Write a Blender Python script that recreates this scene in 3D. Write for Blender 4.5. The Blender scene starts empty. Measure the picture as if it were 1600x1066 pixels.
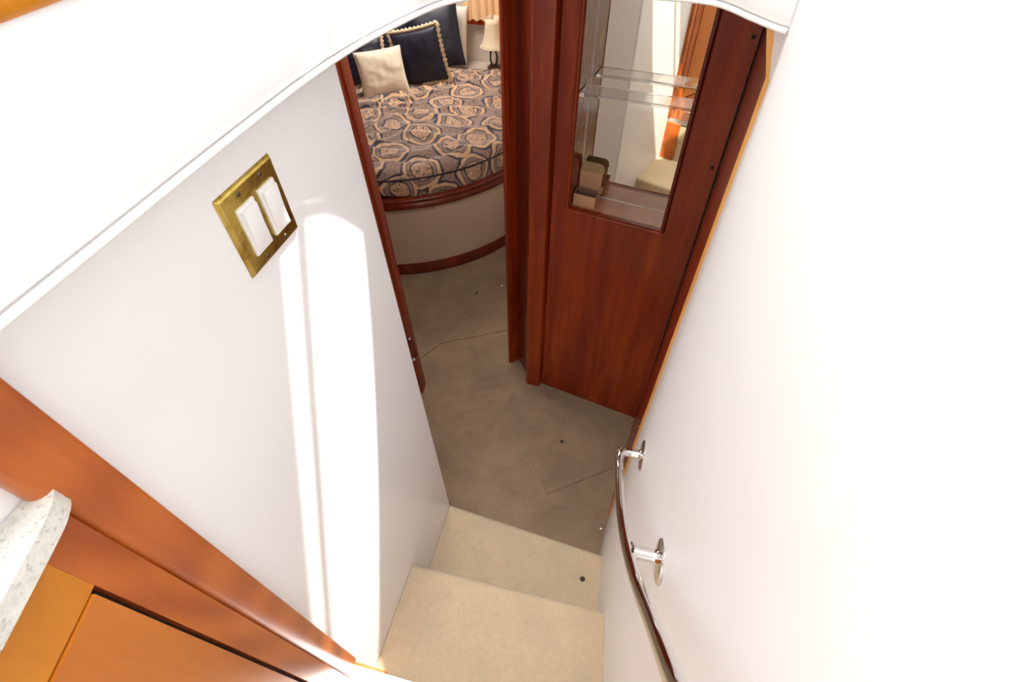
import bpy, bmesh, math, random
from mathutils import Vector, Matrix, noise
import numpy as np
random.seed(4)
SC = bpy.context.scene; COL = SC.collection

# ------------------------------------------------------------------ camera
CAM = Vector((0.4512, 0.0, 0.0))
YAW, PITCH, ROLL, FPX = -0.2538, 0.8525, -0.0187, 780.37
f_ = Vector((math.sin(YAW)*math.cos(PITCH), math.cos(YAW)*math.cos(PITCH), -math.sin(PITCH)))
r_ = Vector((math.cos(YAW), -math.sin(YAW), 0)); u_ = r_.cross(f_)
r2 = math.cos(ROLL)*r_ + math.sin(ROLL)*u_; u2 = -math.sin(ROLL)*r_ + math.cos(ROLL)*u_
cd = bpy.data.cameras.new('camera'); cam = bpy.data.objects.new('camera', cd); COL.objects.link(cam)
cd.sensor_width = 36; cd.lens = FPX/1600*36; cd.clip_start = 0.02
cam.matrix_world = Matrix(((r2.x, u2.x, -f_.x, CAM.x), (r2.y, u2.y, -f_.y, CAM.y), (r2.z, u2.z, -f_.z, CAM.z), (0, 0, 0, 1)))
SC.camera = cam

# ------------------------------------------------------------------ world, sun, daylight, added fill lights, exposure
SUN_DIR = Vector((1.0, 1.5, 3.0))            # towards the sun
W_STR, SUN_STR, EXPO = 1.5, 8.0, 0.50
w = bpy.data.worlds.new('world'); SC.world = w; w.use_nodes = True
w.node_tree.nodes['Background'].inputs[0].default_value = (0.94, 0.97, 1.0, 1)
w.node_tree.nodes['Background'].inputs[1].default_value = W_STR
sd = bpy.data.lights.new('sun', 'SUN'); sd.energy = SUN_STR; sd.angle = math.radians(0.8); sd.color = (1, 0.95, 0.87)
so = bpy.data.objects.new('sun', sd); COL.objects.link(so); so.rotation_euler = SUN_DIR.to_track_quat('Z', 'Y').to_euler(); so.location = (2, 3, 6)
def area(name, loc, aim, sx, sy, power, col=(1, 1, 1)):
    d = bpy.data.lights.new(name, 'AREA'); d.shape = 'RECTANGLE'; d.size = sx; d.size_y = sy; d.energy = power; d.color = col
    o = bpy.data.objects.new(name, d); COL.objects.link(o); o.location = loc
    o.rotation_euler = (Vector(loc) - Vector(aim)).to_track_quat('Z', 'Y').to_euler(); return o
area('windshield_daylight', (0.0, 2.0, 1.0), (0.2, 0.4, -0.8), 2.2, 1.2, 9, (0.92, 0.96, 1))
area('stairwell_fill_light', (0.33, 0.22, 1.75), (0.33, 0.32, -1.5), 0.7, 0.7, 42, (0.95, 0.98, 1))  # unseen light added above the stairs to brighten the treads
area('port_window_daylight', (-2.3, -0.6, 0.25), (0.6, 0.0, -0.7), 2.4, 0.7, 17, (0.90, 0.95, 1))
area('aft_door_daylight', (-0.5, -3.4, 0.0), (0.2, 0.3, -0.9), 2.2, 1.8, 16, (0.90, 0.95, 1))
area('berth_fill_light', (-1.0, 3.35, -0.215), (-0.95, 3.15, -1.5), 0.55, 0.55, 21, (1, 0.95, 0.9))  # unseen light added under the ceiling, stands in for daylight over the berth
area('passage_fill_light', (-0.25, 1.75, -0.205), (-0.25, 1.75, -2), 0.25, 0.25, 4.5, (1, 0.93, 0.85))  # unseen light added to brighten the floor by the doorway
vs = SC.view_settings; vs.view_transform = 'Standard'; vs.look = 'None'; vs.gamma = 1; vs.exposure = EXPO; vs.use_curve_mapping = False
SC.cycles.max_bounces = 12; SC.cycles.diffuse_bounces = 8; SC.cycles.transmission_bounces = 8; SC.cycles.sample_clamp_indirect = 8

# ------------------------------------------------------------------ materials
def lin(c): return tuple(((v/255+0.055)/1.055)**2.4 if v > 10 else v/255/12.92 for v in c) + (1,)
class NT:
    def __init__(s, name):
        s.m = bpy.data.materials.new(name); s.m.use_nodes = True; s.t = s.m.node_tree
        s.b = s.t.nodes['Principled BSDF']; s.tc = s.n('ShaderNodeTexCoord').outputs['Object']
    def n(s, typ, **kw):
        x = s.t.nodes.new(typ)
        for k, v in kw.items():
            if hasattr(x, k): setattr(x, k, v)
            else: x.inputs[k].default_value = v
        return x
    def l(s, a, b): s.t.links.new(a, b)
    def map(s, scale=(1, 1, 1), rot=(0, 0, 0)):
        x = s.n('ShaderNodeMapping'); x.inputs['Scale'].default_value = scale; x.inputs['Rotation'].default_value = rot
        s.l(s.tc, x.inputs[0]); return x.outputs[0]
    def noise(s, vec, scale, detail=4, rough=.5, dist=0):
        x = s.n('ShaderNodeTexNoise'); x.inputs['Scale'].default_value = scale; x.inputs['Detail'].default_value = detail
        x.inputs['Roughness'].default_value = rough; x.inputs['Distortion'].default_value = dist; s.l(vec, x.inputs['Vector']); return x.outputs['Fac']
    def ramp(s, fac, stops, interp='LINEAR'):
        x = s.n('ShaderNodeValToRGB'); x.color_ramp.interpolation = interp; e = x.color_ramp.elements
        while len(e) < len(stops): e.new(0.5)
        for i, (p, c) in enumerate(stops): e[i].position = p; e[i].color = c if len(c) == 4 else tuple(c)+(1,)
        s.l(fac, x.inputs[0]); return x.outputs['Color']
    def mix(s, fac, a, b, mode='MIX'):
        x = s.n('ShaderNodeMix'); x.data_type = 'RGBA'; x.blend_type = mode
        for v, i in ((fac, 0), (a, 6), (b, 7)):
            if isinstance(v, (int, float)): x.inputs[i].default_value = v
            elif isinstance(v, tuple): x.inputs[i].default_value = v
            else: s.l(v, x.inputs[i])
        return x.outputs[2]
    def math(s, op, a, b=0, c=0):
        x = s.n('ShaderNodeMath'); x.operation = op
        for i, v in enumerate((a, b, c)):
            if isinstance(v, (int, float)): x.inputs[i].default_value = v
            else: s.l(v, x.inputs[i])
        return x.outputs[0]
    def bump(s, h, strength, dist=.002):
        x = s.n('ShaderNodeBump'); x.inputs['Strength'].default_value = strength; x.inputs['Distance'].default_value = dist
        s.l(h, x.inputs['Height']); s.l(x.outputs[0], s.b.inputs['Normal'])
    def set(s, color=None, rough=.5, metal=0, coat=0, **kw):
        if color is not None:
            if isinstance(color, tuple): s.b.inputs['Base Color'].default_value = color
            else: s.l(color, s.b.inputs['Base Color'])
        s.b.inputs['Roughness'].default_value = rough; s.b.inputs['Metallic'].default_value = metal
        s.b.inputs['Coat Weight'].default_value = coat; s.b.inputs['Coat Roughness'].default_value = .12
        for k, v in kw.items(): s.b.inputs[k].default_value = v
        return s.m

def wood(name, dark, mid, light, rough=.32, coat=.35, scale=1.0, squash=.12, knots=False):
    t = NT(name)
    v = t.map((1*scale, 1*scale, squash*scale))
    a = t.noise(v, 14, 5, .55, .6); b = t.noise(v, 90, 3, .6, .2)
    if knots:
        v2 = t.map((6, 6, 2.2)); w_ = t.n('ShaderNodeTexWave'); w_.wave_type = 'RINGS'
        w_.inputs['Scale'].default_value = 1.1; w_.inputs['Distortion'].default_value = 9; w_.inputs['Detail'].default_value = 2; w_.inputs['Detail Scale'].default_value = .6
        t.l(v2, w_.inputs['Vector']); a = t.math('ADD', t.math('MULTIPLY', a, .75), t.math('MULTIPLY', w_.outputs['Fac'], .25))
    f = t.math('ADD', t.math('MULTIPLY', a, .8), t.math('MULTIPLY', b, .2))
    c = t.ramp(f, [(.30, dark), (.5, mid), (.72, light)])
    t.bump(b, .05, .001)
    return t.set(c, rough, 0, coat)
def plain(name, col, rough=.5, metal=0, coat=0, bumps=None, var=0, **kw):
    t = NT(name); c = col
    if var:
        nz = t.noise(t.tc, 3.5, 4); c = t.mix(nz, tuple(x*(1-var) for x in col[:3])+(1,), tuple(min(1, x*(1+var)) for x in col[:3])+(1,))
    if bumps: t.bump(t.noise(t.tc, bumps[0], 3), bumps[1], bumps[2])
    else: t.noise(t.tc, 5)
    return t.set(c, rough, metal, coat, **kw)
def carpet(name, base, dirt, rough=1):
    t = NT(name)
    fine = t.noise(t.tc, 420, 4, .7); mid = t.noise(t.tc, 60, 4, .7); big = t.noise(t.tc, 4.5, 6, .65, .5)
    c = t.mix(t.ramp(big, [(.38, (0, 0, 0)), (.68, (1, 1, 1))]), base, dirt)
    g = t.math('ADD', t.math('MULTIPLY', fine, .6), t.math('MULTIPLY', mid, .4))
    c = t.mix(t.ramp(g, [(.3, (0, 0, 0)), (.7, (1, 1, 1))]), t.mix(1.0, c, (.72, .70, .66, 1), 'MULTIPLY'), c)
    spot = t.n('ShaderNodeTexVoronoi'); spot.inputs['Scale'].default_value = 5.5; t.l(t.tc, spot.inputs['Vector'])
    sm = t.ramp(spot.outputs['Distance'], [(.05, (1, 1, 1)), (.13, (0, 0, 0))])
    c = t.mix(t.math('MULTIPLY', sm, .35), c, tuple(x*.62 for x in dirt[:3])+(1,))
    t.bump(g, .9, .004)
    t.b.inputs['Sheen Weight'].default_value = .25
    return t.set(c, rough)

M = {}
M['vinyl'] = plain('white_vinyl', (.875, .88, .89, 1), .42, bumps=(260, .04, .0006), var=.012)
M['wallvinyl'] = plain('glossy_white_wall_laminate', (.875, .875, .885, 1), .24, bumps=(3, .06, .004), var=.012)
M['piping'] = plain('white_piping', (.88, .88, .84, 1), .35)
M['honey'] = wood('honey_cherry_wood', (.34, .068, .009, 1), (.46, .108, .013, 1), (.57, .155, .022, 1), .30, .15, 1, .12, True)
M['honeydoor'] = wood('honey_cherry_door', (.42, .115, .010, 1), (.53, .155, .014, 1), (.60, .195, .022, 1), .34, .12, .9, .10)
M['rail_wood'] = wood('golden_cherry_rail', (.52, .165, .006, 1), (.60, .21, .009, 1), (.68, .26, .015, 1), .36, .12, .9, .5)
M['cherry'] = wood('red_cherry_wood', (.16, .012, .0015, 1), (.27, .028, .0025, 1), (.42, .065, .004, 1), .27, .10, 1, .10)
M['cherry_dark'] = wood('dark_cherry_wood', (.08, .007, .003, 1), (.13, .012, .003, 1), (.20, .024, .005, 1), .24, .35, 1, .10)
M['cherry_plain'] = wood('plain_cherry_wood', (.20, .022, .004, 1), (.25, .028, .004, 1), (.30, .038, .005, 1), .3, .14, .35, .3)
M['edge'] = wood('pale_edge_wood', (.62, .27, .06, 1), (.74, .36, .09, 1), (.8, .42, .13, 1), .35, .2)
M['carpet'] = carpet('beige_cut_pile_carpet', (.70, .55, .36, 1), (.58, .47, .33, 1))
M['carpet_low'] = carpet('worn_shaded_beige_carpet', (.385, .275, .17, 1), (.265, .19, .12, 1))  # same carpet, light fall-off put into a darker colour; blotches are wear
M['chrome'] = plain('polished_steel', (.78, .77, .75, 1), .07, 1)
M['alu'] = plain('aluminium_nosing', (.9, .88, .86, 1), .28, 1)
t = NT('aged_brass'); nz = t.noise(t.tc, 38, 5, .6, .5)
M['brass'] = t.set(t.ramp(nz, [(.3, (.30, .19, .035, 1)), (.5, (.56, .40, .09, 1)), (.75, (.66, .50, .16, 1))]), .34, 1)
M['switch'] = plain('white_switch_plastic', (.86, .86, .84, 1), .28)
M['screw'] = plain('dark_screw_metal', (.16, .11, .07, 1), .35, .9)
M['black'] = plain('dark_gap', (.01, .006, .004, 1), .8)
t = NT('speckled_solid_surface'); vo = t.n('ShaderNodeTexVoronoi'); vo.inputs['Scale'].default_value = 260; t.l(t.tc, vo.inputs['Vector'])
a = t.noise(t.tc, 45, 5, .65, .3); b = t.noise(t.tc, 190, 3, .7)
c = t.ramp(a, [(.32, (.55, .56, .50, 1)), (.46, (.70, .70, .64, 1)), (.62, (.80, .79, .73, 1)), (.78, (.72, .62, .50, 1))])
c = t.mix(t.ramp(b, [(.55, (0, 0, 0)), (.68, (1, 1, 1))]), c, (.50, .47, .40, 1))
M['counter'] = t.set(c, .25, 0, .2)
M['mirror'] = plain('mirror_silver', (.87, .84, .73, 1), .012, 1)
M['acrylic'] = plain('clear_acrylic', (.97, .98, .99, 1), .03, 0, 0, **{'Transmission Weight': .93, 'IOR': 1.49})
M['card'] = plain('brown_cardboard', (.60, .36, .20, 1), .85, bumps=(120, .2, .001), var=.08)
M['card_in'] = plain('shaded_cardboard_inside', (.33, .22, .16, 1), .9, bumps=(120, .2, .001))  # darker card colour carries the shade inside the carton
M['card_olive'] = plain('olive_brown_cardboard', (.40, .30, .15, 1), .9, bumps=(120, .2, .001))
M['ledge'] = wood('cherry_ledge_with_reflection', (.50, .22, .12, 1), (.60, .30, .18, 1), (.68, .37, .24, 1), .18, .5)  # bright reflection of the walls put into a paler wood colour
M['upholstery'] = plain('tan_upholstered_vinyl', (.55, .44, .33, 1), .5, bumps=(180, .1, .001), var=.03)
M['cream'] = plain('cream_cotton', (.80, .68, .52, 1), .9, bumps=(300, .2, .001), var=.03, **{'Sheen Weight': .3})
M['whitecloth'] = plain('white_cotton', (.72, .64, .54, 1), .9, bumps=(300, .2, .001))
M['navy'] = plain('navy_satin', (.007, .007, .018, 1), .50, bumps=(400, .2, .0008), **{'Sheen Weight': .5, 'Sheen Roughness': .35, 'Sheen Tint': (.45, .45, .75, 1)})
M['fringe'] = plain('tan_cord_fringe', (.70, .52, .31, 1), .9, bumps=(350, .8, .003), var=.3)
M['curtain'] = plain('peach_curtain_cloth', (.84, .56, .31, 1), .9, var=.03)
M['shade'] = plain('parchment_lamp_shade', (.85, .66, .46, 1), .8, **{'Subsurface Weight': .2})
M['bronze'] = plain('dark_bronze', (.035, .022, .012, 1), .4, .6)
M['bronzebrown'] = plain('brown_lamp_foot', (.09, .045, .02, 1), .5, .2)
M['cabinwall'] = plain('cream_hull_liner', (.66, .58, .50, 1), .6, bumps=(150, .08, .001), var=.02)
M['ceilingm'] = plain('white_headliner', (.84, .83, .8, 1), .7)
M['snap'] = plain('dark_snap_metal', (.05, .03, .03, 1), .4, .7)
M['snapw'] = plain('steel_snap', (.7, .66, .6, 1), .2, 1)
M['darkpipe'] = plain('navy_cord_piping', (.02, .018, .03, 1), .8)
# medallion quilt
t = NT('paisley_medallion_quilt'); t.tc = t.n('ShaderNodeUVMap').outputs[0]
wv = t.n('ShaderNodeTexNoise'); wv.inputs['Scale'].default_value = 9; wv.inputs['Detail'].default_value = 2; t.l(t.tc, wv.inputs['Vector'])
vm = t.n('ShaderNodeVectorMath'); vm.operation = 'MULTIPLY_ADD'; t.l(wv.outputs['Color'], vm.inputs[0]); vm.inputs[1].default_value = (.06, .06, .06); t.l(t.tc, vm.inputs[2])
mp = t.n('ShaderNodeMapping'); mp.inputs['Scale'].default_value = (4.2, 4.6, 4.6); mp.inputs['Rotation'].default_value = (0, 0, .45); mp.inputs['Location'].default_value = (.25, .1, 0); t.l(vm.outputs[0], mp.inputs[0])
vo = t.n('ShaderNodeTexVoronoi'); vo.voronoi_dimensions = '2D'; vo.inputs['Scale'].default_value = 1.0; vo.inputs['Randomness'].default_value = .35; t.l(mp.outputs[0], vo.inputs['Vector'])
TAN = (.60, .35, .18, 1); TAN2 = (.74, .50, .30, 1); NV = (.030, .027, .05, 1); GN = (.07, .058, .09, 1)
n1 = t.noise(vm.outputs[0], 22, 3, .55, 2.2); n2 = t.noise(vm.outputs[0], 48, 3, .6, 3.0); n3 = t.noise(t.tc, 150, 2, .6, 1.0)
tanc = t.mix(t.ramp(n3, [(.4, (0, 0, 0)), (.62, (1, 1, 1))]), TAN, TAN2)
scroll = t.ramp(n2, [(.42, (0, 0, 0)), (.45, (.8, .8, .8)), (.49, (.8, .8, .8)), (.51, (.02, .02, .02)), (.54, (.05, .05, .05)), (.56, (.65, .65, .65)), (.62, (0, 0, 0))])
ground = t.mix(scroll, GN, tanc)
leaf = t.ramp(n1, [(.36, (0, 0, 0)), (.40, (1, 1, 1)), (.45, (1, 1, 1)), (.465, (.1, .1, .1)), (.485, (.1, .1, .1)), (.50, (1, 1, 1)), (.56, (1, 1, 1)), (.58, (.05, .05, .05)), (.64, (.1, .1, .1)), (.66, (.8, .8, .8))])
inner = t.mix(leaf, GN, tanc)
D_ = vo.outputs['Distance']
c = t.mix(t.ramp(D_, [(0, (1, 1, 1)), (.24, (1, 1, 1)), (.26, (0, 0, 0))]), ground, inner)
band = t.ramp(D_, [(.37, (0, 0, 0)), (.385, (1, 1, 1)), (.45, (1, 1, 1)), (.465, (0, 0, 0))])
c = t.mix(band, c, t.mix(t.ramp(n3, [(.56, (0, 0, 0)), (.66, (.8, .8, .8))]), tanc, GN))
line = t.ramp(D_, [(.235, (0, 0, 0)), (.25, (1, 1, 1)), (.268, (1, 1, 1)), (.28, (0, 0, 0)), (.355, (0, 0, 0)), (.365, (.8, .8, .8)), (.375, (.8, .8, .8)), (.385, (0, 0, 0)), (.465, (0, 0, 0)), (.475, (1, 1, 1)), (.51, (1, 1, 1)), (.525, (0, 0, 0))])
c = t.mix(line, c, NV)
t.bump(n1, .35, .008)
t.b.inputs['Sheen Weight'].default_value = .7; t.b.inputs['Sheen Roughness'].default_value = .4; t.b.inputs['Sheen Tint'].default_value = (1, .92, .88, 1)
M['quilt'] = t.set(c, .75)

# ------------------------------------------------------------------ builders (world coordinates in, local meshes out)
WL = {}
UVS = {}
def link(name, bm, mat, parent=None, smooth=False, loc=None, label=None, cat=None, group=None, kind=None):
    bm.normal_update()
    if parent is None and loc is None:
        xs = [v.co for v in bm.verts]
        loc = Vector(((min(v.x for v in xs)+max(v.x for v in xs))/2, (min(v.y for v in xs)+max(v.y for v in xs))/2, min(v.z for v in xs)))
    org = WL[parent.name] if parent else Vector(loc)
    bmesh.ops.translate(bm, verts=bm.verts, vec=-org)
    me = bpy.data.meshes.new(name); bm.to_mesh(me); bm.free()
    if name in UVS:
        uvl = me.uv_layers.new(name='UVMap'); vi = np.empty(len(me.loops), dtype=int); me.loops.foreach_get('vertex_index', vi)
        uvl.data.foreach_set('uv', np.array(UVS[name])[vi].ravel())
    if smooth:
        me.polygons.foreach_set('use_smooth', [True]*len(me.polygons))
        if smooth is not True: me.set_sharp_from_angle(angle=math.radians(smooth))
    me.materials.append(mat)
    o = bpy.data.objects.new(name, me); COL.objects.link(o)
    if parent: o.parent = parent
    else: o.location = org
    WL[o.name] = org
    tag(o, label, cat, group, kind); return o
def tag(o, label=None, cat=None, group=None, kind=None):
    if label: o['label'] = label
    if cat: o['category'] = cat
    if group: o['group'] = group
    if kind: o['kind'] = kind
def thing(name, loc, label, cat, group=None):
    o = bpy.data.objects.new(name, None); COL.objects.link(o); o.location = loc; o.empty_display_size = .05
    WL[o.name] = Vector(loc); tag(o, label, cat, group); return o
def bevel(bm, w, seg=2, ang=25):
    es = [e for e in bm.edges if len(e.link_faces) == 2 and e.calc_face_angle(0) > math.radians(ang)]
    if es and w > 0: bmesh.ops.bevel(bm, geom=es, offset=w, segments=seg, profile=.5, affect='EDGES', clamp_overlap=True)
def add_prism(bm, plan, z0, z1):
    a = sum(plan[i][0]*plan[(i+1) % len(plan)][1]-plan[(i+1) % len(plan)][0]*plan[i][1] for i in range(len(plan)))
    if a < 0: plan = plan[::-1]
    lo = [bm.verts.new((x, y, z0)) for x, y in plan]; hi = [bm.verts.new((x, y, z1)) for x, y in plan]
    n = len(plan); bm.faces.new(lo[::-1]); bm.faces.new(hi)
    for i in range(n): bm.faces.new((lo[i], lo[(i+1) % n], hi[(i+1) % n], hi[i]))
    return bm
def prism(plan, z0, z1, bv=0, seg=2, ang=25):
    bm = bmesh.new(); add_prism(bm, plan, z0, z1); bevel(bm, bv, seg, ang); return bm
def add_hexa(bm, P):   # 8 points: bottom 4 (ccw), top 4
    v = [bm.verts.new(p) for p in P]
    for f in ((3, 2, 1, 0), (4, 5, 6, 7), (0, 1, 5, 4), (1, 2, 6, 5), (2, 3, 7, 6), (3, 0, 4, 7)): bm.faces.new([v[i] for i in f])
    bmesh.ops.recalc_face_normals(bm, faces=bm.faces[:])
def box(x0, x1, y0, y1, z0, z1, bv=0, seg=2):
    return prism([(x0, y0), (x1, y0), (x1, y1), (x0, y1)], z0, z1, bv, seg)
def catmull(P, n=8):
    P = [Vector(p) for p in P]; out = []
    for i in range(len(P)-1):
        a = P[i-1] if i else P[0]*2-P[1]; b, c = P[i], P[i+1]; d = P[i+2] if i+2 < len(P) else P[-1]*2-P[-2]
        for k in range(n):
            s = k/n; out.append(.5*((2*b)+(c-a)*s+(2*a-5*b+4*c-d)*s*s+(3*b-a-3*c+d)*s**3))
    out.append(P[-1]); return out
def tube(path, rad, seg=14, cap=True):
    bm = bmesh.new(); path = [Vector(p) for p in path]; rings = []; prev = None
    for i, p in enumerate(path):
        d = (path[min(i+1, len(path)-1)]-path[max(i-1, 0)]).normalized()
        if prev is None: a = d.orthogonal().normalized()
        else: a = (prev-d*prev.dot(d)).normalized()
        prev = a; b = d.cross(a); r = rad(i/(len(path)-1)) if callable(rad) else rad
        rings.append([bm.verts.new(p+(a*math.cos(2*math.pi*k/seg)+b*math.sin(2*math.pi*k/seg))*r) for k in range(seg)])
    for A, B in zip(rings, rings[1:]):
        for k in range(seg): bm.faces.new((A[k], A[(k+1) % seg], B[(k+1) % seg], B[k]))
    if cap: bm.faces.new(rings[0][::-1]); bm.faces.new(rings[-1])
    return bm
def sweep(path, prof, close_prof=True):
    """path: 2D plan points; prof: (outward offset, z). Outward = right-hand side of travel."""
    bm = bmesh.new(); n = len(path); rings = []
    for i in range(n):
        a = Vector(path[max(i-1, 0)][:2]); b = Vector(path[min(i+1, n-1)][:2]); d = (b-a).normalized(); nr = Vector((d.y, -d.x))
        rings.append([bm.verts.new((path[i][0]+nr.x*o, path[i][1]+nr.y*o, z)) for o, z in prof])
    m = len(prof); rng = range(m if close_prof else m-1)
    for A, B in zip(rings, rings[1:]):
        for k in rng: bm.faces.new((A[k], B[k], B[(k+1) % m], A[(k+1) % m]))
    if close_prof: bm.faces.new(rings[0]); bm.faces.new(rings[-1][::-1])
    bmesh.ops.recalc_face_normals(bm, faces=bm.faces[:]); return bm
def lathe(c, prof, seg=24, axis=Vector((0, 0, 1))):
    bm = bmesh.new(); c = Vector(c); a = axis.orthogonal().normalized(); b = axis.cross(a); rings = []
    for r, h in prof: rings.append([bm.verts.new(c+axis*h+(a*math.cos(2*math.pi*k/seg)+b*math.sin(2*math.pi*k/seg))*max(r, 1e-4)) for k in range(seg)])
    for A, B in zip(rings, rings[1:]):
        for k in range(seg): bm.faces.new((A[k], A[(k+1) % seg], B[(k+1) % seg], B[k]))
    bm.faces.new(rings[0][::-1]); bm.faces.new(rings[-1]); bmesh.ops.recalc_face_normals(bm, faces=bm.faces[:]); return bm
def S(name, bm, mat, smooth=False, label=None): return link(name, bm, mat, None, smooth, None, label, None, None, 'structure')

ZF, Z1, Z2, Z3 = -2.134, -1.902, -1.668, -1.415      # cabin floor, two treads, upper floor
# ------------------------------------------------------------------ structure
S('floor', prism([(-2.6, .40), (.72, .40), (.72, 1.9), (.5, 4.3), (-2.6, 4.3)], ZF-.05, ZF), M['carpet_low'], label='worn beige carpet of the lower cabin floor, light fall-off put into its colour')
S('floor', prism([(-2.1, -3), (.66, -3), (.64, -.2), (.634, .075), (.0, .075), (.0, -.86), (-2.1, -.86)], Z3-.03, Z3), M['carpet'], label='beige carpet of the upper floor')
S('wall_left', prism([(-.035, -.86), (0, -.86), (0, .716), (-.004, .724), (-.035, .724)], ZF, -.085, 0), M['wallvinyl'], label='glossy white side wall of the stairwell carrying the brass switch plate')
# right wall with a gentle bow, leaning a little where it meets the wood
WY = [-1.2, -.6, .1, .25, .43, .55, .67, .76, .84, .921]; WX = [.66, .65, .638, .628, .611, .605, .602, .612, .622, .633]
def wallx(y): return float(np.interp(y, WY, WX))
def leanx(y, z):
    k = min(1, max(0, (y-.66)/.26)); k = k*k*(3-2*k); v = .017*(min(z, -.33)-ZF)/1.8
    k2 = min(1, max(0, (y-.865)/.055)); k2 = k2*k2*(3-2*k2)
    return k*v-(k2*.30*(z+.33) if z > -.33 else 0)
bm = bmesh.new(); ys = [-1.2, -.9, -.6, -.3, 0, .1, .18, .25, .34, .43, .49, .55, .61, .67, .72, .76, .80, .84, .88, .921]
zs = [ZF, -1.9, -1.5, -1.1, -.8, -.6, -.43, -.33, -.28, -.23, -.1, .05]
def sm(y): return sum(wallx(y+d)*k for d, k in ((-.06, .2), (-.03, .2), (0, .2), (.03, .2), (.06, .2))) if y < .86 else wallx(y)
G_ = [[bm.verts.new((sm(y)+leanx(y, z), y, z)) for z in zs] for y in ys]
B_ = [[bm.verts.new((.74, y, z)) for z in zs] for y in ys]
for i in range(len(ys)-1):
    for j in range(len(zs)-1):
        bm.faces.new((G_[i][j], G_[i][j+1], G_[i+1][j+1], G_[i+1][j])); bm.faces.new((B_[i][j], B_[i+1][j], B_[i+1][j+1], B_[i][j+1]))
    bm.faces.new((G_[i][-1], B_[i][-1], B_[i+1][-1], G_[i+1][-1])); bm.faces.new((G_[i][0], G_[i+1][0], B_[i+1][0], B_[i][0]))
for r in (0, -1):
    for j in range(len(zs)-1): bm.faces.new((G_[r][j], B_[r][j], B_[r][j+1], G_[r][j+1]))
bmesh.ops.recalc_face_normals(bm, faces=bm.faces[:])
S('wall_right', bm, M['vinyl'], 40, 'plain white side wall carrying the handrail')
# side passage and cabin shell
S('wall_passage', prism([(-.036, .724), (-.006, .726), (-.415, 1.350), (-.43, 1.42), (-.47, 1.40)], ZF, -.2), M['vinyl'], label='white wall from the stair side to the berth doorway')
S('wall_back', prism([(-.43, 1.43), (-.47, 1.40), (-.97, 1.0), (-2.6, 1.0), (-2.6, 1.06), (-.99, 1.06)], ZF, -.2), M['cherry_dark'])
S('wall_left', box(-2.65, -2.6, 1.0, 4.3, ZF, -.2), M['cabinwall'])
S('wall_forward', box(-2.6, .5, 4.08, 4.14, ZF, -.2), M['cabinwall'], label='cream hull liner behind the berth')
S('wall_right', prism([(.06, 1.76), (.10, 1.76), (.10, 4.08), (.06, 4.08)], ZF, -.2), M['cabinwall'])
bm = bmesh.new(); add_prism(bm, [(-3, .70), (.0, .70), (.03, .75), (.08, .91), (.25, .985), (.475, 1.0), (.55, .985), (.62, .92), (.66, .90), (1.3, .90), (1.3, 4.3), (-3, 4.3)], -.2, -.10)
S('ceiling', bm, M['ceilingm'])
# salon shell around the camera (out of frame, lets the light in as its windows would)
bm = bmesh.new()
for a in ((-2.1, 1.2, -3, -.18), (-2.1, .0, -.18, .62), (.66, 1.2, -.18, .62), (-2.1, 1.2, .62, .93)): add_prism(bm, [(a[0], a[2]), (a[1], a[2]), (a[1], a[3]), (a[0], a[3])], .50, .56)  # opening above the stairs added to let the fill light down
S('ceiling', bm, M['ceilingm'])
S('wall_forward', box(-.4, 1.5, .64, .70, .56, 2.3), M['vinyl'], label='unseen white board added to block the sun at the roof opening')  # added blocker, keeps the sun from falling through the roof opening
S('wall_back', box(-2.1, -1.5, -3.05, -3, Z3, .5), M['vinyl'])
S('wall_back', box(.5, 1.2, -3.05, -3, Z3, .5), M['vinyl'])
S('wall_left', box(-2.15, -2.1, -3, .9, Z3, -.1), M['vinyl'])
S('wall_left', prism([(-2.1, .70), (-2.1, .74), (-.04, .74), (-.04, .70)], Z3, -.1), M['vinyl'])
S('wall_right', box(.66, .72, -3, -1.2, Z3, .05), M['vinyl'])
S('trim_1', box(-2.1, 1.2, .957, .969, .44, .47), M['alu'], label='slim metal windshield rail')
# ------------------------------------------------------------------ stairs
st = thing('staircase', (.3, .3, ZF), 'beige carpeted steps leading down to the lower cabin', 'stairs')
def step(yl, yr, yb, z0, z1):
    xr = lambda y: sm(y)-.0005
    y2 = yr-.02
    plan = [(.001, yb), (xr(yb), yb), (xr((yb+yr)/2), (yb+yr)/2), (xr(yr), yr), (.001, yl)]
    bm = bmesh.new(); add_prism(bm, plan, z0, z1)
    top = [e for e in bm.edges if all(abs(v.co.z-z1) < 1e-5 for v in e.verts) and min(v.co.y for v in e.verts) > yb+.1 and abs(e.verts[0].co.x-e.verts[1].co.x) > .3]
    bmesh.ops.bevel(bm, geom=top, offset=.018, segments=5, profile=.5, affect='EDGES')
    return bm
link('step', step(.724, .672, .40, ZF, Z1), M['carpet'], st, 40)
link('step', step(.421, .427, .10, ZF, Z2), M['carpet'], st, 40)
link('riser', box(.001, .632, .078, .100, ZF, Z3-.03, .003), M['carpet'], st)
cp = thing('corner_post', (.045, .11, Z2), 'short honey wood corner strip beneath the metal step nosing', 'trim')
link('strip', box(.001, .088, .1005, .112, Z2+.002, Z3-.022, .003), M['honey'], cp)
nz_ = thing('nosing_strip', (.3, .09, Z3), 'bright metal nosing strip on the top step edge', 'nosing')
link('strip', box(.001, .630, -.02, .1045, Z3, Z3+.004, .0015), M['alu'], nz_)
link('lip', box(.001, .630, .1005, .1045, Z3-.022, Z3, .001), M['alu'], nz_)
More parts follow.
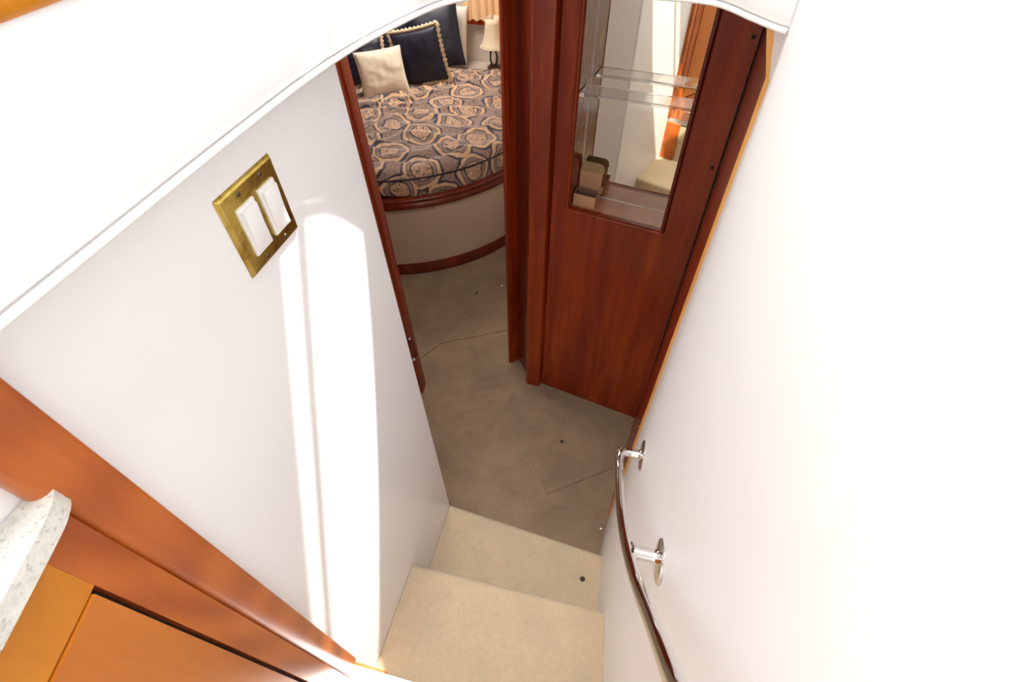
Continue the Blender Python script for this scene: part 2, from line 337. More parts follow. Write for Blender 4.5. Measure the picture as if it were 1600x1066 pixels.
# hatch in carpet
hp = [(.352, .959), (.618, 1.148), (.60, 1.25), (.575, 1.33), (.518, 1.395), (.395, 1.449), (.20, 1.463), (.064, 1.461), (.05, 1.36)]
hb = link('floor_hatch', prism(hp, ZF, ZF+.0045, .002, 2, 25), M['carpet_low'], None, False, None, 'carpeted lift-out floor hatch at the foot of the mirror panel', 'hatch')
sp = [(-.50, 1.56), (-.407, 1.715), (-.06, 1.897), (-.05, 1.885), (-.40, 1.70), (-.49, 1.55)]
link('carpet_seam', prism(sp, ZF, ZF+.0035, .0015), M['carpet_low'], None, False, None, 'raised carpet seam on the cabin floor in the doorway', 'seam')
def snap(x, y, z, mat, lab):
    link('carpet_snap', lathe((x, y, z), [(.0085, 0), (.009, .002), (.006, .0045), (.003, .0055)], 14), mat, None, True, None, lab, 'fastener', 'snap fasteners set in the carpet')
snap(.37, 1.232, ZF+.0045, M['snap'], 'dark snap fastener on the floor hatch')
snap(-.324, 2.14, ZF, M['snap'], 'dark snap fastener on the carpet near the berth')
snap(.546, .571, Z1, M['snap'], 'dark snap fastener on the lower step near the right wall')
snap(.605, .86, ZF, M['snapw'], 'small shiny snap on the floor beside the right wall')
snap(-.19, 2.24, ZF, M['snapw'], 'small shiny snap by the foot of the door column')

# ------------------------------------------------------------------ valance over the opening
lip = catmull([(.055, -.86), (.055, -.3), (.055, .10), (.052, .41), (.057, .60), (.078, .737), (.126, .883), (.21, .942), (.34, .972), (.46, .972), (.54, .957), (.592, .895), (.618, .862), (.634, .846)], 8)
va = thing('padded_valance', (.055, .4, -.245), 'white padded vinyl valance with piped lower edge curving over the stairwell', 'valance')
ZL = -.245
link('panel', sweep(lip, [(-.05, ZL+.003), (-.006, ZL+.003), (-.001, ZL+.008), (.0015, ZL+.018), (.004, ZL+.05), (.005, ZL+.09), (.003, ZL+.125), (0, ZL+.14), (0, ZL+.165), (-.05, ZL+.165)]), M['vinyl'], va, 35)
link('piping', sweep(lip, [(.0035*math.cos(a)+.0012, ZL+.0015+.0042*math.sin(a)) for a in [k*math.pi/4 for k in range(8)]]), M['piping'], va, True)
link('cap_rail', sweep(lip, [(-.05, ZL+.145), (.004, ZL+.145), (.009, ZL+.150), (.012, ZL+.163), (.009, ZL+.176), (.002, ZL+.186), (-.004, ZL+.205), (-.01, ZL+.212), (-.05, ZL+.212)]), M['rail_wood'], va, 40, label='golden cherry wood rail on top of the padding')

# ------------------------------------------------------------------ post, galley cabinet, counter
bm = bmesh.new(); arc = [(-.002, .0725), (.0035, .0725)]+[(.0055+.0125*math.sin(a), .0855-.0130*math.cos(a)) for a in [math.pi/2*k/5 for k in range(6)]]+[(.018, .112), (.0165, .1165), (.012, .1185), (-.002, .1185)]
add_prism(bm, arc, Z3+.003, -.247)
for v in bm.verts:
    if v.co.z > -.5: v.co.y += .0125 if v.co.y > .1 else 0
bot = [e for e in bm.edges if all(v.co.z < -1 and v.co.x > .0 for v in e.verts)]
bmesh.ops.bevel(bm, geom=bot, offset=.004, segments=3, profile=.5, affect='EDGES')
po = link('corner_board', bm, M['honey'], None, 40, None, 'tall orange cherry corner board between the white wall and the galley cabinet', 'board')
O = Vector((.008, .0725, 0)); DG = Vector((.262, -.965, 0)).normalized(); NG = Vector((.965, .262, 0)).normalized()
def GP(s, h): p = O+DG*s+NG*h; return (p.x, p.y)
gc = thing('galley_cabinet', (.1, -.35, Z3), 'honey cherry galley cabinet with a large overlay door under the speckled counter', 'cabinet')
link('carcass', prism([(.001, .0722), GP(0, 0), GP(.95, 0), (.001, -.84)], Z3+.003, -.426), M['honey'], gc)
link('stile', prism([GP(.0, .0), GP(.0, .013), GP(.0395, .013), GP(.0395, 0)], Z3+.004, -.4265, .0015), M['honey'], gc, label='dark honey upright stile beside the corner board')
link('top_rail', prism([GP(.0397, .0), GP(.0397, .0128), GP(.95, .0128), GP(.95, 0)], -.501, -.4265, .001), M['rail_wood'], gc, label='golden horizontal rail under the counter')
link('door', prism([GP(.0465, .002), GP(.0465, .015), GP(.56, .015), GP(.56, .002)], Z3+.10, -.5045, .003, 3), M['honeydoor'], gc, 40)
link('toe_kick', prism([GP(.039, 0), GP(.039, .012), GP(.95, .012), GP(.95, 0)], Z3+.004, Z3+.09, .001), M['honey'], gc)
link('gap_shadow', prism([GP(.0385, .0), GP(.0385, .0025), GP(.95, .0025), GP(.95, 0)], Z3+.09, -.501), M['black'], gc, label='black sheet painting the shade behind the door edge')  # shade between door and frame painted as a black sheet
end = catmull([(.001, .0775), (.006, .084), (.014, .0885), (.021, .0845), (.027, .077), (.033, .066), (.0385, .051), (.046, .028), (.062, -.022)], 5)
cpl = [(q[0], q[1]) for q in end]+[(.285, -.845), (.001, -.845)]
bm = bmesh.new(); add_prism(bm, cpl, -.425, -.403)
bmesh.ops.bevel(bm, geom=[e for e in bm.edges if not all(v.co.x < .0015 for v in e.verts) and abs(e.verts[0].co.z-e.verts[1].co.z) < .001], offset=.0100, segments=9, profile=.5, affect='EDGES')
link('countertop', bm, M['counter'], None, 40, None, 'speckled grey and beige countertop ledge with a rounded end', 'countertop')

# ------------------------------------------------------------------ light switch
sw = thing('light_switch', (.0, .4515, -.376), 'brass double switch plate with two white rockers on the white wall', 'switch')
pl = [(.0, .394), (.0055, .394), (.0055, .509), (.0, .509)]
bm = bmesh.new()
P8 = [(.0002, .3940, -.4335), (.0002, .5095, -.4335), (.0002, .5095, -.3180), (.0002, .3940, -.3180), (.0055, .3985, -.4290), (.0055, .5050, -.4290), (.0055, .5050, -.3225), (.0055, .3985, -.3225)]
add_hexa(bm, P8); bevel(bm, .0012, 2, 20); link('plate', bm, M['brass'], sw, 30)
for yc in (.4305, .4755):
    fr = link('rocker_frame', box(.005, .0085, yc-.0172, yc+.0172, -.4095, -.3425, .0012), M['switch'], sw, 30)
    bm = bmesh.new(); a, b = .0142, .030
    add_hexa(bm, [(.0085, yc-a, -.376-b), (.0085, yc+a, -.376-b), (.0085, yc+a, -.376+b), (.0085, yc-a, -.376+b), (.0105, yc-a+.0008, -.376-b+.001), (.0105, yc+a-.0008, -.376-b+.001), (.0145, yc+a-.0008, -.376+b-.001), (.0145, yc-a+.0008, -.376+b-.001)])
    bevel(bm, .0007, 2, 20); link('rocker', bm, M['switch'], fr, 30)
    for zz in (-.3295, -.4225):
        sc = link('screw', lathe((.0052, yc, zz), [(.0034, 0), (.0034, .0008), (.0022, .0017), (.0005, .0019)], 14, Vector((1, 0, 0))), M['screw'], sw, True)
        link('slot', box(.0068, .0075, yc-.0025, yc+.0025, zz-.0004, zz+.0004), M['black'], sc)

# ------------------------------------------------------------------ mirror bulkhead
PO = Vector((.207, 1.5525, 0)); PD = Vector((.979, -.204, 0)).normalized(); PN = Vector((.204, .979, 0)).normalized()
def PL(u, v, z=None): p = PO+PD*u+PN*v; return (p.x, p.y) if z is None else (p.x, p.y, z)
def pbox(u0, u1, v0, v1, z0, z1, bv=0, seg=2): return prism([PL(u0, v0), PL(u1, v0), PL(u1, v1), PL(u0, v1)], z0, z1, bv, seg)
UO0, UO1, ZO0, ZO1, DEP = .066, .398, -1.037, -.27, .112
mb = thing('mirror_bulkhead', PL(.25, .05, ZF), 'red cherry bulkhead panel with a framed mirror niche at the foot of the stairs', 'panel')
bm = bmesh.new()
us = [0, UO0, UO1, 0]; zz = [ZF, ZO0, ZO1, -.2]
def UE(i, z): return us[i] if i < 3 else .5185
zz = [ZF, ZO0, ZO1, -.2]; F = {(i, j): bm.verts.new(PL(UE(i, zz[j]), 0, zz[j])) for i in range(4) for j in range(4)}
K = {(i, j): bm.verts.new(PL(UE(i, zz[j]), .02, zz[j])) for i in range(4) for j in range(4)}
for i in range(3):
    for j in range(3):
        if (i, j) == (1, 1): continue
        bm.faces.new((F[i, j], F[i+1, j], F[i+1, j+1], F[i, j+1])); bm.faces.new((K[i, j], K[i, j+1], K[i+1, j+1], K[i+1, j]))
for a, b in (((1, 1), (2, 1)), ((2, 1), (2, 2)), ((2, 2), (1, 2)), ((1, 2), (1, 1)), ((0, 0), (0, 3)), ((3, 3), (3, 0))):
    bm.faces.new((F[a], K[a], K[b], F[b]))
bmesh.ops.recalc_face_normals(bm, faces=bm.faces[:])
link('panel', bm, M['cherry'], mb)
ni = link('niche_floor', pbox(UO0, UO1, .02, DEP+.01, ZO0-.012, ZO0, .0), M['ledge'], mb, label='glossy wood ledge in the mirror niche, wall reflection put into its colour')
link('niche_side', pbox(UO0-.012, UO0, .02, DEP+.01, ZO0-.012, ZO1, 0), M['cherry'], mb)
link('niche_side', pbox(UO1, UO1+.012, .02, DEP+.01, ZO0-.012, ZO1, 0), M['cherry'], mb)
link('niche_top', pbox(UO0, UO1, .02, DEP+.01, ZO1, ZO1+.012, 0), M['cherry'], mb)
link('mirror', pbox(UO0+.001, UO1-.001, DEP, DEP+.005, ZO0+.001, ZO1-.001), M['mirror'], mb, label='mirror at the back of the niche')
link('mirror_edge', pbox(UO0+.001, UO1-.001, DEP-.002, DEP, ZO0, ZO0+.0025), M['piping'], mb, label='thin pale sealant line under the mirror')
def fbar(vert, a, b, c):      # rounded moulding around the opening
    r = .0075; prof = [(-r*math.cos(t_), r*1.25*math.sin(t_)) for t_ in [math.pi*k/8 for k in range(9)]]
    bm = bmesh.new(); ends = []
    for e in (a, b):
        ring = []
        for o, h in prof:
            mit = o if True else 0
            if vert: ring.append(bm.verts.new(PL(c+o, -h, e+(mit if (e == a) else -mit)*vert)))
            else: ring.append(bm.verts.new(PL(e, -h, c+o)))
        ends.append(ring)
    n = len(prof)
    for k in range(n-1): bm.faces.new((ends[0][k], ends[0][k+1], ends[1][k+1], ends[1][k]))
    bm.faces.new((ends[0][-1], ends[0][0], ends[1][0], ends[1][-1])); bm.faces.new(ends[0]); bm.faces.new(ends[1][::-1])
    bmesh.ops.recalc_face_normals(bm, faces=bm.faces[:]); return bm
link('frame_moulding', fbar(1, ZO0-.006, ZO1+.006, UO0-.006), M['cherry'], mb, 50)
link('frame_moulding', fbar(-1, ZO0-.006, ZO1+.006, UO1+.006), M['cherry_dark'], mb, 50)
link('frame_moulding', fbar(0, UO0-.0135, UO1+.0135, ZO0-.006), M['cherry'], mb, 50)
link('frame_moulding', fbar(0, UO0-.0135, UO1+.0135, ZO1+.006), M['cherry'], mb, 50)
bm = bmesh.new(); add_hexa(bm, [PL(a, b, z+(.0105 if a > .2 else 0)) for z in (-.6465, -.6365) for a, b in ((UO0+.002, .002), (UO1-.002, .002), (UO1-.002, .070), (UO0+.002, .070))]); bevel(bm, .0012, 2)
link('acrylic_shelf', bm, M['acrylic'], None, False, None, 'clear acrylic shelf across the mirror niche', 'shelf')
# open carton on the ledge
bx = thing('cardboard_box', PL(.112, .06, ZO0), 'small open brown carton with its lid up, on the ledge in the mirror niche', 'box')
def carton(u0, u1, v0, v1, z0, h, th=.0015):
    bm = bmesh.new()
    for a in ((u0, u1, v0, v1, z0, z0+th), (u0, u1, v0, v0+th, z0, z0+h), (u0, u1, v1-th, v1, z0, z0+h), (u0, u0+th, v0, v1, z0, z0+h), (u1-th, u1, v0, v1, z0, z0+h)):
        add_prism(bm, [PL(a[0], a[2]), PL(a[1], a[2]), PL(a[1], a[3]), PL(a[0], a[3])], a[4], a[5])
    return bm
link('tray', carton(UO0+.004, .152, .028, .082, ZO0, .046), M['card'], bx)
link('tray_lining', carton(UO0+.006, .1503, .0298, .0802, ZO0+.001, .0440, .0008), M['card_in'], bx, label='grey inside of the carton, its shade put into the colour')
ld = link('lid', pbox(UO0+.004, .152, .0812, .0830, ZO0+.040, ZO0+.108, .0004), M['card'], bx)
ar = [(0, 0), (.002, .020), (.008, .031), (.018, .034), (.068, .034), (.078, .031), (.084, .020), (.086, 0)]
bm = bmesh.new()
A_ = [bm.verts.new(PL(UO0+.004+x, .0828+y*.25, ZO0+.108+y*.95)) for x, y in ar]; B2 = [bm.verts.new(PL(UO0+.004+x, .0842+y*.25, ZO0+.107+y*.95)) for x, y in ar]
bm.faces.new(A_); bm.faces.new(B2[::-1])
for i in range(len(ar)): bm.faces.new((A_[i], B2[i], B2[(i+1) % len(ar)], A_[(i+1) % len(ar)]))
bmesh.ops.recalc_face_normals(bm, faces=bm.faces[:]); link('tuck_flap', bm, M['card_olive'], ld, label='rounded olive-brown tuck flap')
link('side_flap', prism([PL(.1525, .052), PL(.154, .052), PL(.160, .082), PL(.1585, .082)], ZO0+.040, ZO0+.062), M['card'], bx)

# wood facing on the right, with pale front edge
bm = bmesh.new(); yy = [.921, 1.155, 1.162, 1.46]; zr = [ZF, -1.6, -1.1, -.75, -.437, -.375, -.33, -.29, -.262, -.2]
def sx(y, z):
    f = .625+.018*min(1, (z-ZF)/1.69)
    if z > -.36: f -= .0
    if z > -.33: f -= .33*(z+.33)
    b_ = .698+.016*min(1, (z-ZF)/.25)
    return f+(b_-f)*(y-.921)/.531
def facing(ya, yb, yn, off=0):
    bm = bmesh.new(); rows = []
    for k in range(yn+1):
        y = ya+(yb-ya)*k/yn; rows.append([(bm.verts.new((sx(y, z)+off, y, z)), bm.verts.new((sx(y, z)+off+.0105, y, z))) for z in zr])
    for a, b in zip(rows, rows[1:]):
        for j in range(len(zr)-1):
            bm.faces.new((a[j][0], a[j+1][0], b[j+1][0], b[j][0])); bm.faces.new((a[j][1], b[j][1], b[j+1][1], a[j+1][1]))
        bm.faces.new((a[0][0], b[0][0], b[0][1], a[0][1])); bm.faces.new((a[-1][0], a[-1][1], b[-1][1], b[-1][0]))
    for r_ in (rows[0], rows[-1]):
        for j in range(len(zr)-1): bm.faces.new((r_[j][0], r_[j][1], r_[j+1][1], r_[j+1][0]))
    bmesh.ops.recalc_face_normals(bm, faces=bm.faces[:]); return bm
wf = thing('wood_facing', (.66, 1.2, ZF), 'cherry wood side facing between the mirror panel and the white right wall', 'panel')
link('side_board', facing(.9245, 1.444, 8), M['cherry_plain'], wf)
link('edge_strip', facing(.9165, .9245, 1, -.0005), M['edge'], wf, label='pale orange front edge strip')
def pstrip(name, d0, d1, dv, mat, lab):
    bm = bmesh.new(); zq = [ZF, -.2]
    for za, zb in zip(zq, zq[1:]):
        a0, a1 = UE(3, za), UE(3, zb)
        add_hexa(bm, [PL(a0-d1, -dv, za), PL(a0-d0, -dv, za), PL(a0-d0, 0, za), PL(a0-d1, 0, za), PL(a1-d1, -dv, zb), PL(a1-d0, -dv, zb), PL(a1-d0, 0, zb), PL(a1-d1, 0, zb)])
    link(name, bm, mat, mb, label=lab)
pstrip('corner_gap', .001, .0065, .0012, M['black'], 'dark gap in the corner of the panel')
pstrip('screw_strip', .0066, .034, .0022, M['cherry_plain'], 'narrow screwed filler strip')
for u_, z_ in ((.4979, -.433), (.4973, -.778)): link('screw', lathe(PL(u_, -.0022, z_), [(.0055, 0), (.0052, .0012), (.002, .0016)], 12, -PN), M['black'], mb, True)
c_ = Vector((sx(.95, -1.44)-.0005, .95, -1.44)); link('screw', lathe(c_, [(.004, 0), (.003, .0016)], 12, Vector((-1, 0, 0))), M['snapw'], wf, True, label='bright screw')

# door column left of the mirror panel
dc = thing('door_column', (.1, 1.62, ZF), 'dark cherry column between the berth doorway and the mirror panel', 'column')
link('edge_moulding', prism([(-.002, 1.668), (.0, 1.656), (.006, 1.650), (.013, 1.650), (.017, 1.655), (.021, 1.652), (.027, 1.656), (.030, 1.664), (.046, 1.679), (.046, 1.76), (-.002, 1.76)], ZF, -.2, .0015, 2, 60), M['cherry'], dc, 40)
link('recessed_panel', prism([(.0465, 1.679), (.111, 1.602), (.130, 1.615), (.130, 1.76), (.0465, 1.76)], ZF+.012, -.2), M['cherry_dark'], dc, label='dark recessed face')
link('pilaster', prism([(.112, 1.606), (.121, 1.562), (.124, 1.541), (.131, 1.534), (.186, 1.530), (.193, 1.532), (.197, 1.538), (.202, 1.5535), (.209, 1.565), (.209, 1.70), (.131, 1.70)], ZF, -.2, .002, 2, 45), M['cherry'], dc, 40)

# doorway jamb at left with latch
dr = thing('door_1', (-.405, 1.37, ZF), 'dark cherry door edge with chrome catch at the left of the berth doorway', 'door'); dr['kind'] = 'structure'
if 'category' in dr: del dr['category']
link('door_edge', prism([(-.428, 1.350), (-.424, 1.338), (-.414, 1.333), (-.404, 1.336), (-.400, 1.342), (-.397, 1.347), (-.392, 1.346), (-.386, 1.351), (-.384, 1.360), (-.390, 1.41), (-.428, 1.42)], ZF, -.2, .001, 1, 60), M['cherry'], dr, 40)
hh = link('door_pull', tube(catmull([(-.392, 1.346, -1.70), (-.372, 1.349, -1.715), (-.368, 1.350, -1.74), (-.367, 1.350, -1.79), (-.370, 1.349, -1.825), (-.386, 1.342, -1.842), (-.400, 1.337, -1.845)], 5), .006, 12), M['cherry_dark'], dr, True, label='slim dark pull on chrome ends')
link('pull_end', tube([(-.402, 1.332, -1.846), (-.380, 1.338, -1.840), (-.373, 1.342, -1.832)], .0085, 12), M['chrome'], hh, True)
link('pull_end', tube([(-.385, 1.346, -1.700), (-.375, 1.348, -1.704)], .006, 12), M['chrome'], hh, True)

# ------------------------------------------------------------------ handrail
hr = thing('handrail', (.60, .636, -1.14), 'polished steel handrail curving down the right wall on two round brackets', 'handrail')
hp_ = catmull([(.590, .6365, -1.085), (.575, .6355, -1.085), (.562, .633, -1.084), (.5535, .625, -1.083), (.551, .608, -1.081), (.553, .56, -1.067), (.558, .447, -1.004), (.567, .347, -.922), (.573, .257, -.818), (.573, .187, -.695), (.568, .094, -.527), (.559, .032, -.388), (.549, -.03, -.265), (.553, -.07, -.195), (.575, -.088, -.172), (.612, -.094, -.168), (.640, -.096, -.167)], 8)
for _ in range(30): hp_ = hp_[:34]+[hp_[i] if i > 78 else (hp_[i-1]+hp_[i]*2+hp_[i+1])/4 for i in range(34, len(hp_)-1)]+[hp_[-1]]
link('rail', tube(hp_, lambda t_: .0094+.0013*min(1, t_*1.3), 24), M['chrome'], hr, True)
for c_, nm in (((.6205, .336, -.901), 'mid'), ((.6035, .636, -1.086), 'low'), ((.6425, -.096, -.167), 'top')):
    R_ = .0425 if nm == 'mid' else .037
    fl = link('bracket', lathe(Vector(c_)-Vector((-.002, 0, 0)), [(R_, 0), (R_, .0025), (R_-.003, .0045), (.014, .0065), (.0120, .010), (.0115, .014)]+([(.0115, .047)] if nm == 'mid' else [(.0095, .034)]), 36, Vector((-1, 0, 0))), M['chrome'], hr, 30)
    if nm != 'top': link('saddle', box(c_[0]-.058, c_[0]-.050, c_[1]-.013, c_[1]+.013, c_[2]-.010, c_[2]-.004, .002) if nm == 'low' else tube([(c_[0]-.046, c_[1]+.020, c_[2]-.020), (c_[0]-.044, c_[1]-.018, c_[2]+.012)], .005, 10), M['chrome'], fl, True)

# ------------------------------------------------------------------ berth
BC = Vector((-1.14, 3.18))
def outline(R, n=64):
    pts = [(-1.14-.985*R/1.03, 3.80)]
    for k in range(n+1):
        a = math.radians(-163+146*k/n); pts.append((BC.x+R*math.cos(a), BC.y+R*math.sin(a)))
    pts.append((-1.14+.985*R/1.03, 3.80)); return pts
def ringpath(R, n=64): return outline(R, n)
be = thing('island_berth', (-1.14, 3.0, ZF), 'round-fronted island berth base with tan upholstered side and cherry rails', 'bed')
link('base_panel', sweep(ringpath(1.018), [(0, ZF+.07), (0, -1.65), (-.03, -1.65), (-.03, ZF+.07)]), M['upholstery'], be, 40)
link('bottom_rail', sweep(ringpath(1.02), [(-.01, ZF), (.010, ZF), (.014, ZF+.010), (.014, ZF+.042), (.008, ZF+.052), (.008, ZF+.066), (.002, ZF+.078), (-.01, ZF+.078)]), M['cherry_dark'], be, 40)
link('top_rail', sweep(ringpath(1.02), [(-.06, -1.660), (.004, -1.660), (.012, -1.652), (.015, -1.640), (.012, -1.628), (.006, -1.620), (.009, -1.612), (.008, -1.600), (-.002, -1.592), (-.06, -1.592)]), M['cherry_dark'], be, 40)
link('platform', prism(outline(.975), -1.66, -1.60), M['upholstery'], be)
link('mattress', prism(outline(.945), -1.599, -1.50, .02, 3, 30), M['whitecloth'], be, 40)
bs = thing('bedspread', (-1.14, 3.0, -1.6), 'quilted bedspread in tan and navy medallion pattern over the berth', 'bedspread')
bm = bmesh.new(); base = outline(.985, 96); base = base[:]; dense = []
for i in range(len(base)):
    a = Vector(base[i]); b = Vector(base[(i+1) % len(base)]); n = max(1, int((b-a).length/.024))
    for k in range(n): dense.append(a+(b-a)*k/n)
cen = Vector((-1.14, 3.05)); NR = 60; rings = []
def quilt(x, y):
    q = .011*noise.noise(Vector((x*4.2, y*5.5, .3)))+.007*noise.noise(Vector((x*11, y*14, 2.1)))
    xr, yr = x*.92+y*.39, y*.92-x*.39
    r = noise.noise(Vector((xr*2.2+4, yr*7.5+.8*noise.noise(Vector((xr*3, yr*3, 1))), 5))); q += .024*max(0, 1-abs(r)*4.5)
    r = noise.noise(Vector((xr*4+9, yr*13, 8))); q += .011*max(0, 1-abs(r)*5)
    return q
def bulge(x, y): return .020*math.exp(-((x+.75)**2+(y-2.75)**2)/.35)
uvs = []
for s in range(1, NR+1):
    t_ = s/NR; rg = []
    for p in dense:
        q = cen+(p-cen)*t_; e = (1-t_)*.9; drop = .030*max(0, 1-e/.07)**2
        uvs.append((q.x+4, q.y))
        rg.append(bm.verts.new((q.x, q.y, -1.452-drop+quilt(q.x, q.y)*min(1, e/.08+.25)+bulge(q.x, q.y))))
    rings.append(rg)
for dz, off in ((.012, .008), (.035, .014), (.06, .017), (.085, .018), (.105, .016), (.113, .012)):
    rg = []
    for p in dense:
        d = (p-cen).normalized(); wv_ = .006*noise.noise(Vector((p.x*7, p.y*7, dz*12)))
        lift = .030*max(0, min(1, (-.70-p.x)/.25))*dz/.113
        uvs.append((p.x+4+d.x*(dz+.03), p.y+d.y*(dz+.03)))
        rg.append(bm.verts.new((p.x+d.x*(off+wv_), p.y+d.y*(off+wv_), -1.4825-dz+lift+.004*noise.noise(Vector((p.x*9, p.y*9, 7)))*dz/.113)))
    rings.append(rg)
c0 = bm.verts.new((cen.x, cen.y, -1.45)); n = len(dense); uvs.append((cen.x+4, cen.y)); UVS['cover'] = uvs
for k in range(n): bm.faces.new((c0, rings[0][k], rings[0][(k+1) % n]))
for A, B in zip(rings, rings[1:]):
    for k in range(n): bm.faces.new((A[k], B[k], B[(k+1) % n], A[(k+1) % n]))
bmesh.ops.recalc_face_normals(bm, faces=bm.faces[:])
link('cover', bm, M['quilt'], bs, True)
link('cord_piping', sweep(ringpath(.992, 96), [(.005*math.cos(a), -1.489+.005*math.sin(a)) for a in [k*math.pi/3 for k in range(6)]]), M['darkpipe'], bs, True, label='dark cord piping along the top edge')

def pillow_bm(w_, h_, th, fr, seed=0, nx=30, wr=.006, flange=0):
    C_, X, U, N = fr; bm = bmesh.new(); V = {}
    for side in (1, -1):
        for i in range(nx+1):
            for j in range(nx+1):
                u, v = 2*i/nx-1, 2*j/nx-1
                if side < 0 and (i in (0, nx) or j in (0, nx)): V[side, i, j] = V[1, i, j]; continue
                pin = 1-.055*(1-abs(v)**2.2)*abs(u)**3; piv = 1-.055*(1-abs(u)**2.2)*abs(v)**3
                inn = 1-flange; d = max(0, 1-abs(u/inn)**2.6)*max(0, 1-abs(v/inn)**2.6) if abs(u) < inn and abs(v) < inn else 0
                t_ = th/2*d**.42+.0015
                t_ += wr*d**.5*noise.noise(Vector((u*2.1+seed, v*2.6, side+seed)))+wr*.6*d**.5*noise.noise(Vector((u*5+seed, v*4.4, side)))
                p = C_+X*(u*w_/2*pin)+U*(v*h_/2*piv)+N*(side*t_)
                V[side, i, j] = bm.verts.new(p)
    for side in (1, -1):
        for i in range(nx):
            for j in range(nx):
                q = [V[side, i, j], V[side, i+1, j], V[side, i+1, j+1], V[side, i, j+1]]
                bm.faces.new(q if side > 0 else q[::-1])
    bmesh.ops.recalc_face_normals(bm, faces=bm.faces[:]); return bm
def frame(c, yaw, tilt, roll):
    X = Vector((math.cos(yaw), math.sin(yaw), 0)); Nh = Vector((-math.sin(yaw), math.cos(yaw), 0)); U = math.cos(tilt)*Vector((0, 0, 1))+math.sin(tilt)*Nh
    X2 = math.cos(roll)*X+math.sin(roll)*U; U2 = -math.sin(roll)*X+math.cos(roll)*U
    return (Vector(c), X2, U2, -X2.cross(U2).normalized()*-1)
def pillow(name, c, yaw, tilt, roll, w_, h_, th, mat, label, fringe=False, seed=0, flange=0, pipe=None):
    fr = frame(c, yaw, tilt, roll); root = thing(name, (c[0], c[1], c[2]-h_/2), label, 'pillow', 'pillows at the head of the berth')
    link('cushion', pillow_bm(w_, h_, th, fr, seed, flange=flange), mat, root, True)
    def edge(n, ext):
        P = []
        for k in range(n):
            s = 4*k/n; q = int(s); f = 2*(s-q)-1; u, v = ((f, -1), (1, f), (-f, 1), (-1, -f))[q]
            pin = 1-.055*(1-abs(v)**2.2)*abs(u)**3; piv = 1-.055*(1-abs(u)**2.2)*abs(v)**3
            P.append(fr[0]+fr[1]*(u*(w_/2+ext)*pin)+fr[2]*(v*(h_/2+ext)*piv))
        return P+[P[0]]
    if fringe:
        E_ = edge(96, .008); rr = [.0130+.005*(1 if k % 2 else -1)+random.uniform(-.0015, .0015) for k in range(len(E_))]
        link('fringe', tube(E_, lambda t_: rr[min(int(round(t_*(len(E_)-1))), len(E_)-1)], 8), M['fringe'], root, True, label='tan corded fringe')
    if pipe: link('piping', tube(edge(64, .001), .003, 8), pipe, root, True)
    return root
pillow('sham_pillow', (-1.075, 3.765, -1.255), .223, .36, .138, .42, .43, .13, M['navy'], 'large navy flanged pillow standing upright at the right of the headboard', seed=3, flange=.10)
pillow('sham_pillow', (-1.42, 3.62, -1.265), .22, .40, .10, .42, .42, .13, M['navy'], 'large navy pillow at the left, behind the fringed pillows', seed=7, flange=.08)
pillow('throw_pillow', (-1.054, 3.445, -1.285), .123, .15, .199, .335, .335, .11, M['navy'], 'navy throw pillow with tan fringe, right of the cream cushion', fringe=True, seed=11)
pillow('throw_pillow', (-1.43, 3.36, -1.315), .35, .40, .10, .28, .27, .10, M['navy'], 'navy fringed pillow mostly hidden behind the left of the cream cushion', fringe=True, seed=15)
pillow('cream_cushion', (-1.242, 3.222, -1.318), .508, .412, .052, .305, .277, .10, M['cream'], 'small cream square cushion at the front of the pillows', seed=21, pipe=M['cream'])
pillow('white_pillow', (-1.02, 3.94, -1.305), .10, .25, -.05, .30, .40, .09, M['whitecloth'], 'white pillow end behind the large navy pillow', seed=25)

# head end: shelf, lamp, rail, curtain
link('head_shelf', box(-2.1, .055, 3.832, 4.078, -1.62, -1.515, .006), M['cabinwall'], None, False, None, 'pale shelf behind the head of the berth', 'shelf')
la = thing('table_lamp', (-.672, 3.94, -1.515), 'small bronze palm-tree lamp with flared parchment shade on the head shelf', 'lamp')
sh = [(.052, -1.165), (.055, -1.20), (.060, -1.25), (.070, -1.30), (.086, -1.338), (.094, -1.350)]
bm = bmesh.new(); seg = 32; rg = [[bm.verts.new((-.672+r*math.cos(2*math.pi*k/seg), 3.94+r*math.sin(2*math.pi*k/seg), z)) for k in range(seg)] for r, z in sh+[(r-.0025, z) for r, z in sh[::-1]]]
for A, B in zip(rg, rg[1:]+[rg[0]]):
    for k in range(seg): bm.faces.new((A[k], A[(k+1) % seg], B[(k+1) % seg], B[k]))
bmesh.ops.recalc_face_normals(bm, faces=bm.faces[:]); shd = link('lamp_shade', bm, M['shade'], la, True)
link('shade_trim', tube([(-.672+.095*math.cos(a), 3.94+.095*math.sin(a), -1.350) for a in [k*math.pi/16 for k in range(33)]], .0035, 8), M['cream'], shd, True)
link('foot', box(-.712, -.632, 3.905, 3.975, -1.5148, -1.488, .004), M['bronzebrown'], la)
for sg, nm in ((-1, 'trunk'), (1, 'trunk')):
    link(nm, tube(catmull([(-.672+sg*.012, 3.94, -1.49), (-.672+sg*.024, 3.94, -1.45), (-.672+sg*.024, 3.94, -1.41), (-.672+sg*.010, 3.94, -1.37)], 6), lambda t_: .0075-.002*t_, 10), M['bronze'], la, True)
lv = link('palm_leaves', lathe((-.672, 3.94, -1.372), [(.006, -.006), (.012, .004), (.01, .012)], 12), M['bronze'], la, True)
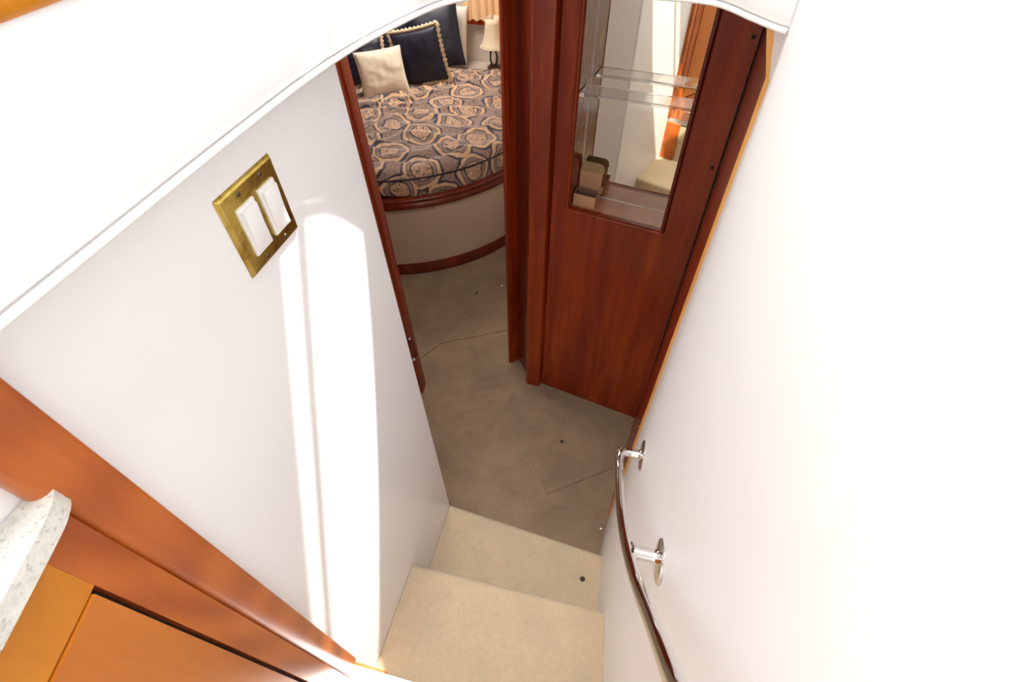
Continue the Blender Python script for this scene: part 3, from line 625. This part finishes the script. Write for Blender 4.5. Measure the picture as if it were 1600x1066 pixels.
for k in range(7):
    a = 2*math.pi*k/7; d = Vector((math.cos(a), math.sin(a), 0)); c_ = Vector((-.672, 3.94, -1.362)); bm = bmesh.new(); sd_ = Vector((-d.y, d.x, 0)); R1 = []
    for r, z, wd in ((.004, 0, .004), (.022, .008, .012), (.04, .003, .012), (.055, -.014, .003)):
        R1.append([bm.verts.new(c_+d*r+sd_*wd+Vector((0, 0, z-.002))), bm.verts.new(c_+d*r+Vector((0, 0, z+.002))), bm.verts.new(c_+d*r-sd_*wd+Vector((0, 0, z-.002))), bm.verts.new(c_+d*r+Vector((0, 0, z-.003)))])
    for A, B in zip(R1, R1[1:]):
        for i in range(4): bm.faces.new((A[i], A[(i+1) % 4], B[(i+1) % 4], B[i]))
    bm.faces.new(R1[0][::-1]); bm.faces.new(R1[-1]); bmesh.ops.recalc_face_normals(bm, faces=bm.faces[:]); link('leaf', bm, M['bronze'], lv, True)
link('lamp_rod', tube([(-.672, 3.94, -1.37), (-.672, 3.94, -1.15)], .003, 8), M['bronze'], la, True)
link('finial', lathe((-.672, 3.94, -1.165), [(.004, 0), (.008, .006), (.009, .012), (.004, .02), (.001, .024)], 12), M['snapw'], la, True)
S('trim_2', box(-2.2, .055, 4.035, 4.079, -1.246, -1.200, .006, 3), M['cherry'], 40, 'cherry wood rail along the hull below the curtain')
bm = bmesh.new(); n = 120; zt = [-1.212, -1.1, -.9, -.6, -.25]; rows = []
for z in zt:
    rows.append([bm.verts.new((-.905+.80*k/n, 4.015+(.012+.004*(z+1.2))*math.sin(k*.75+.6*math.sin(k*.21)), z+.004*math.sin(k*.75+1))) for k in range(n+1)]+[bm.verts.new((-.905+.80*k/n, 4.018+(.012+.004*(z+1.2))*math.sin(k*.75+.6*math.sin(k*.21)), z+.004*math.sin(k*.75+1))) for k in range(n, -1, -1)])
m = len(rows[0])
for A, B in zip(rows, rows[1:]):
    for k in range(m): bm.faces.new((A[k], A[(k+1) % m], B[(k+1) % m], B[k]))
bmesh.ops.recalc_face_normals(bm, faces=bm.faces[:])
link('curtain', bm, M['curtain'], None, True, None, 'gathered peach curtain above the wood rail behind the lamp', 'curtain')
bpy.context.view_layer.update()
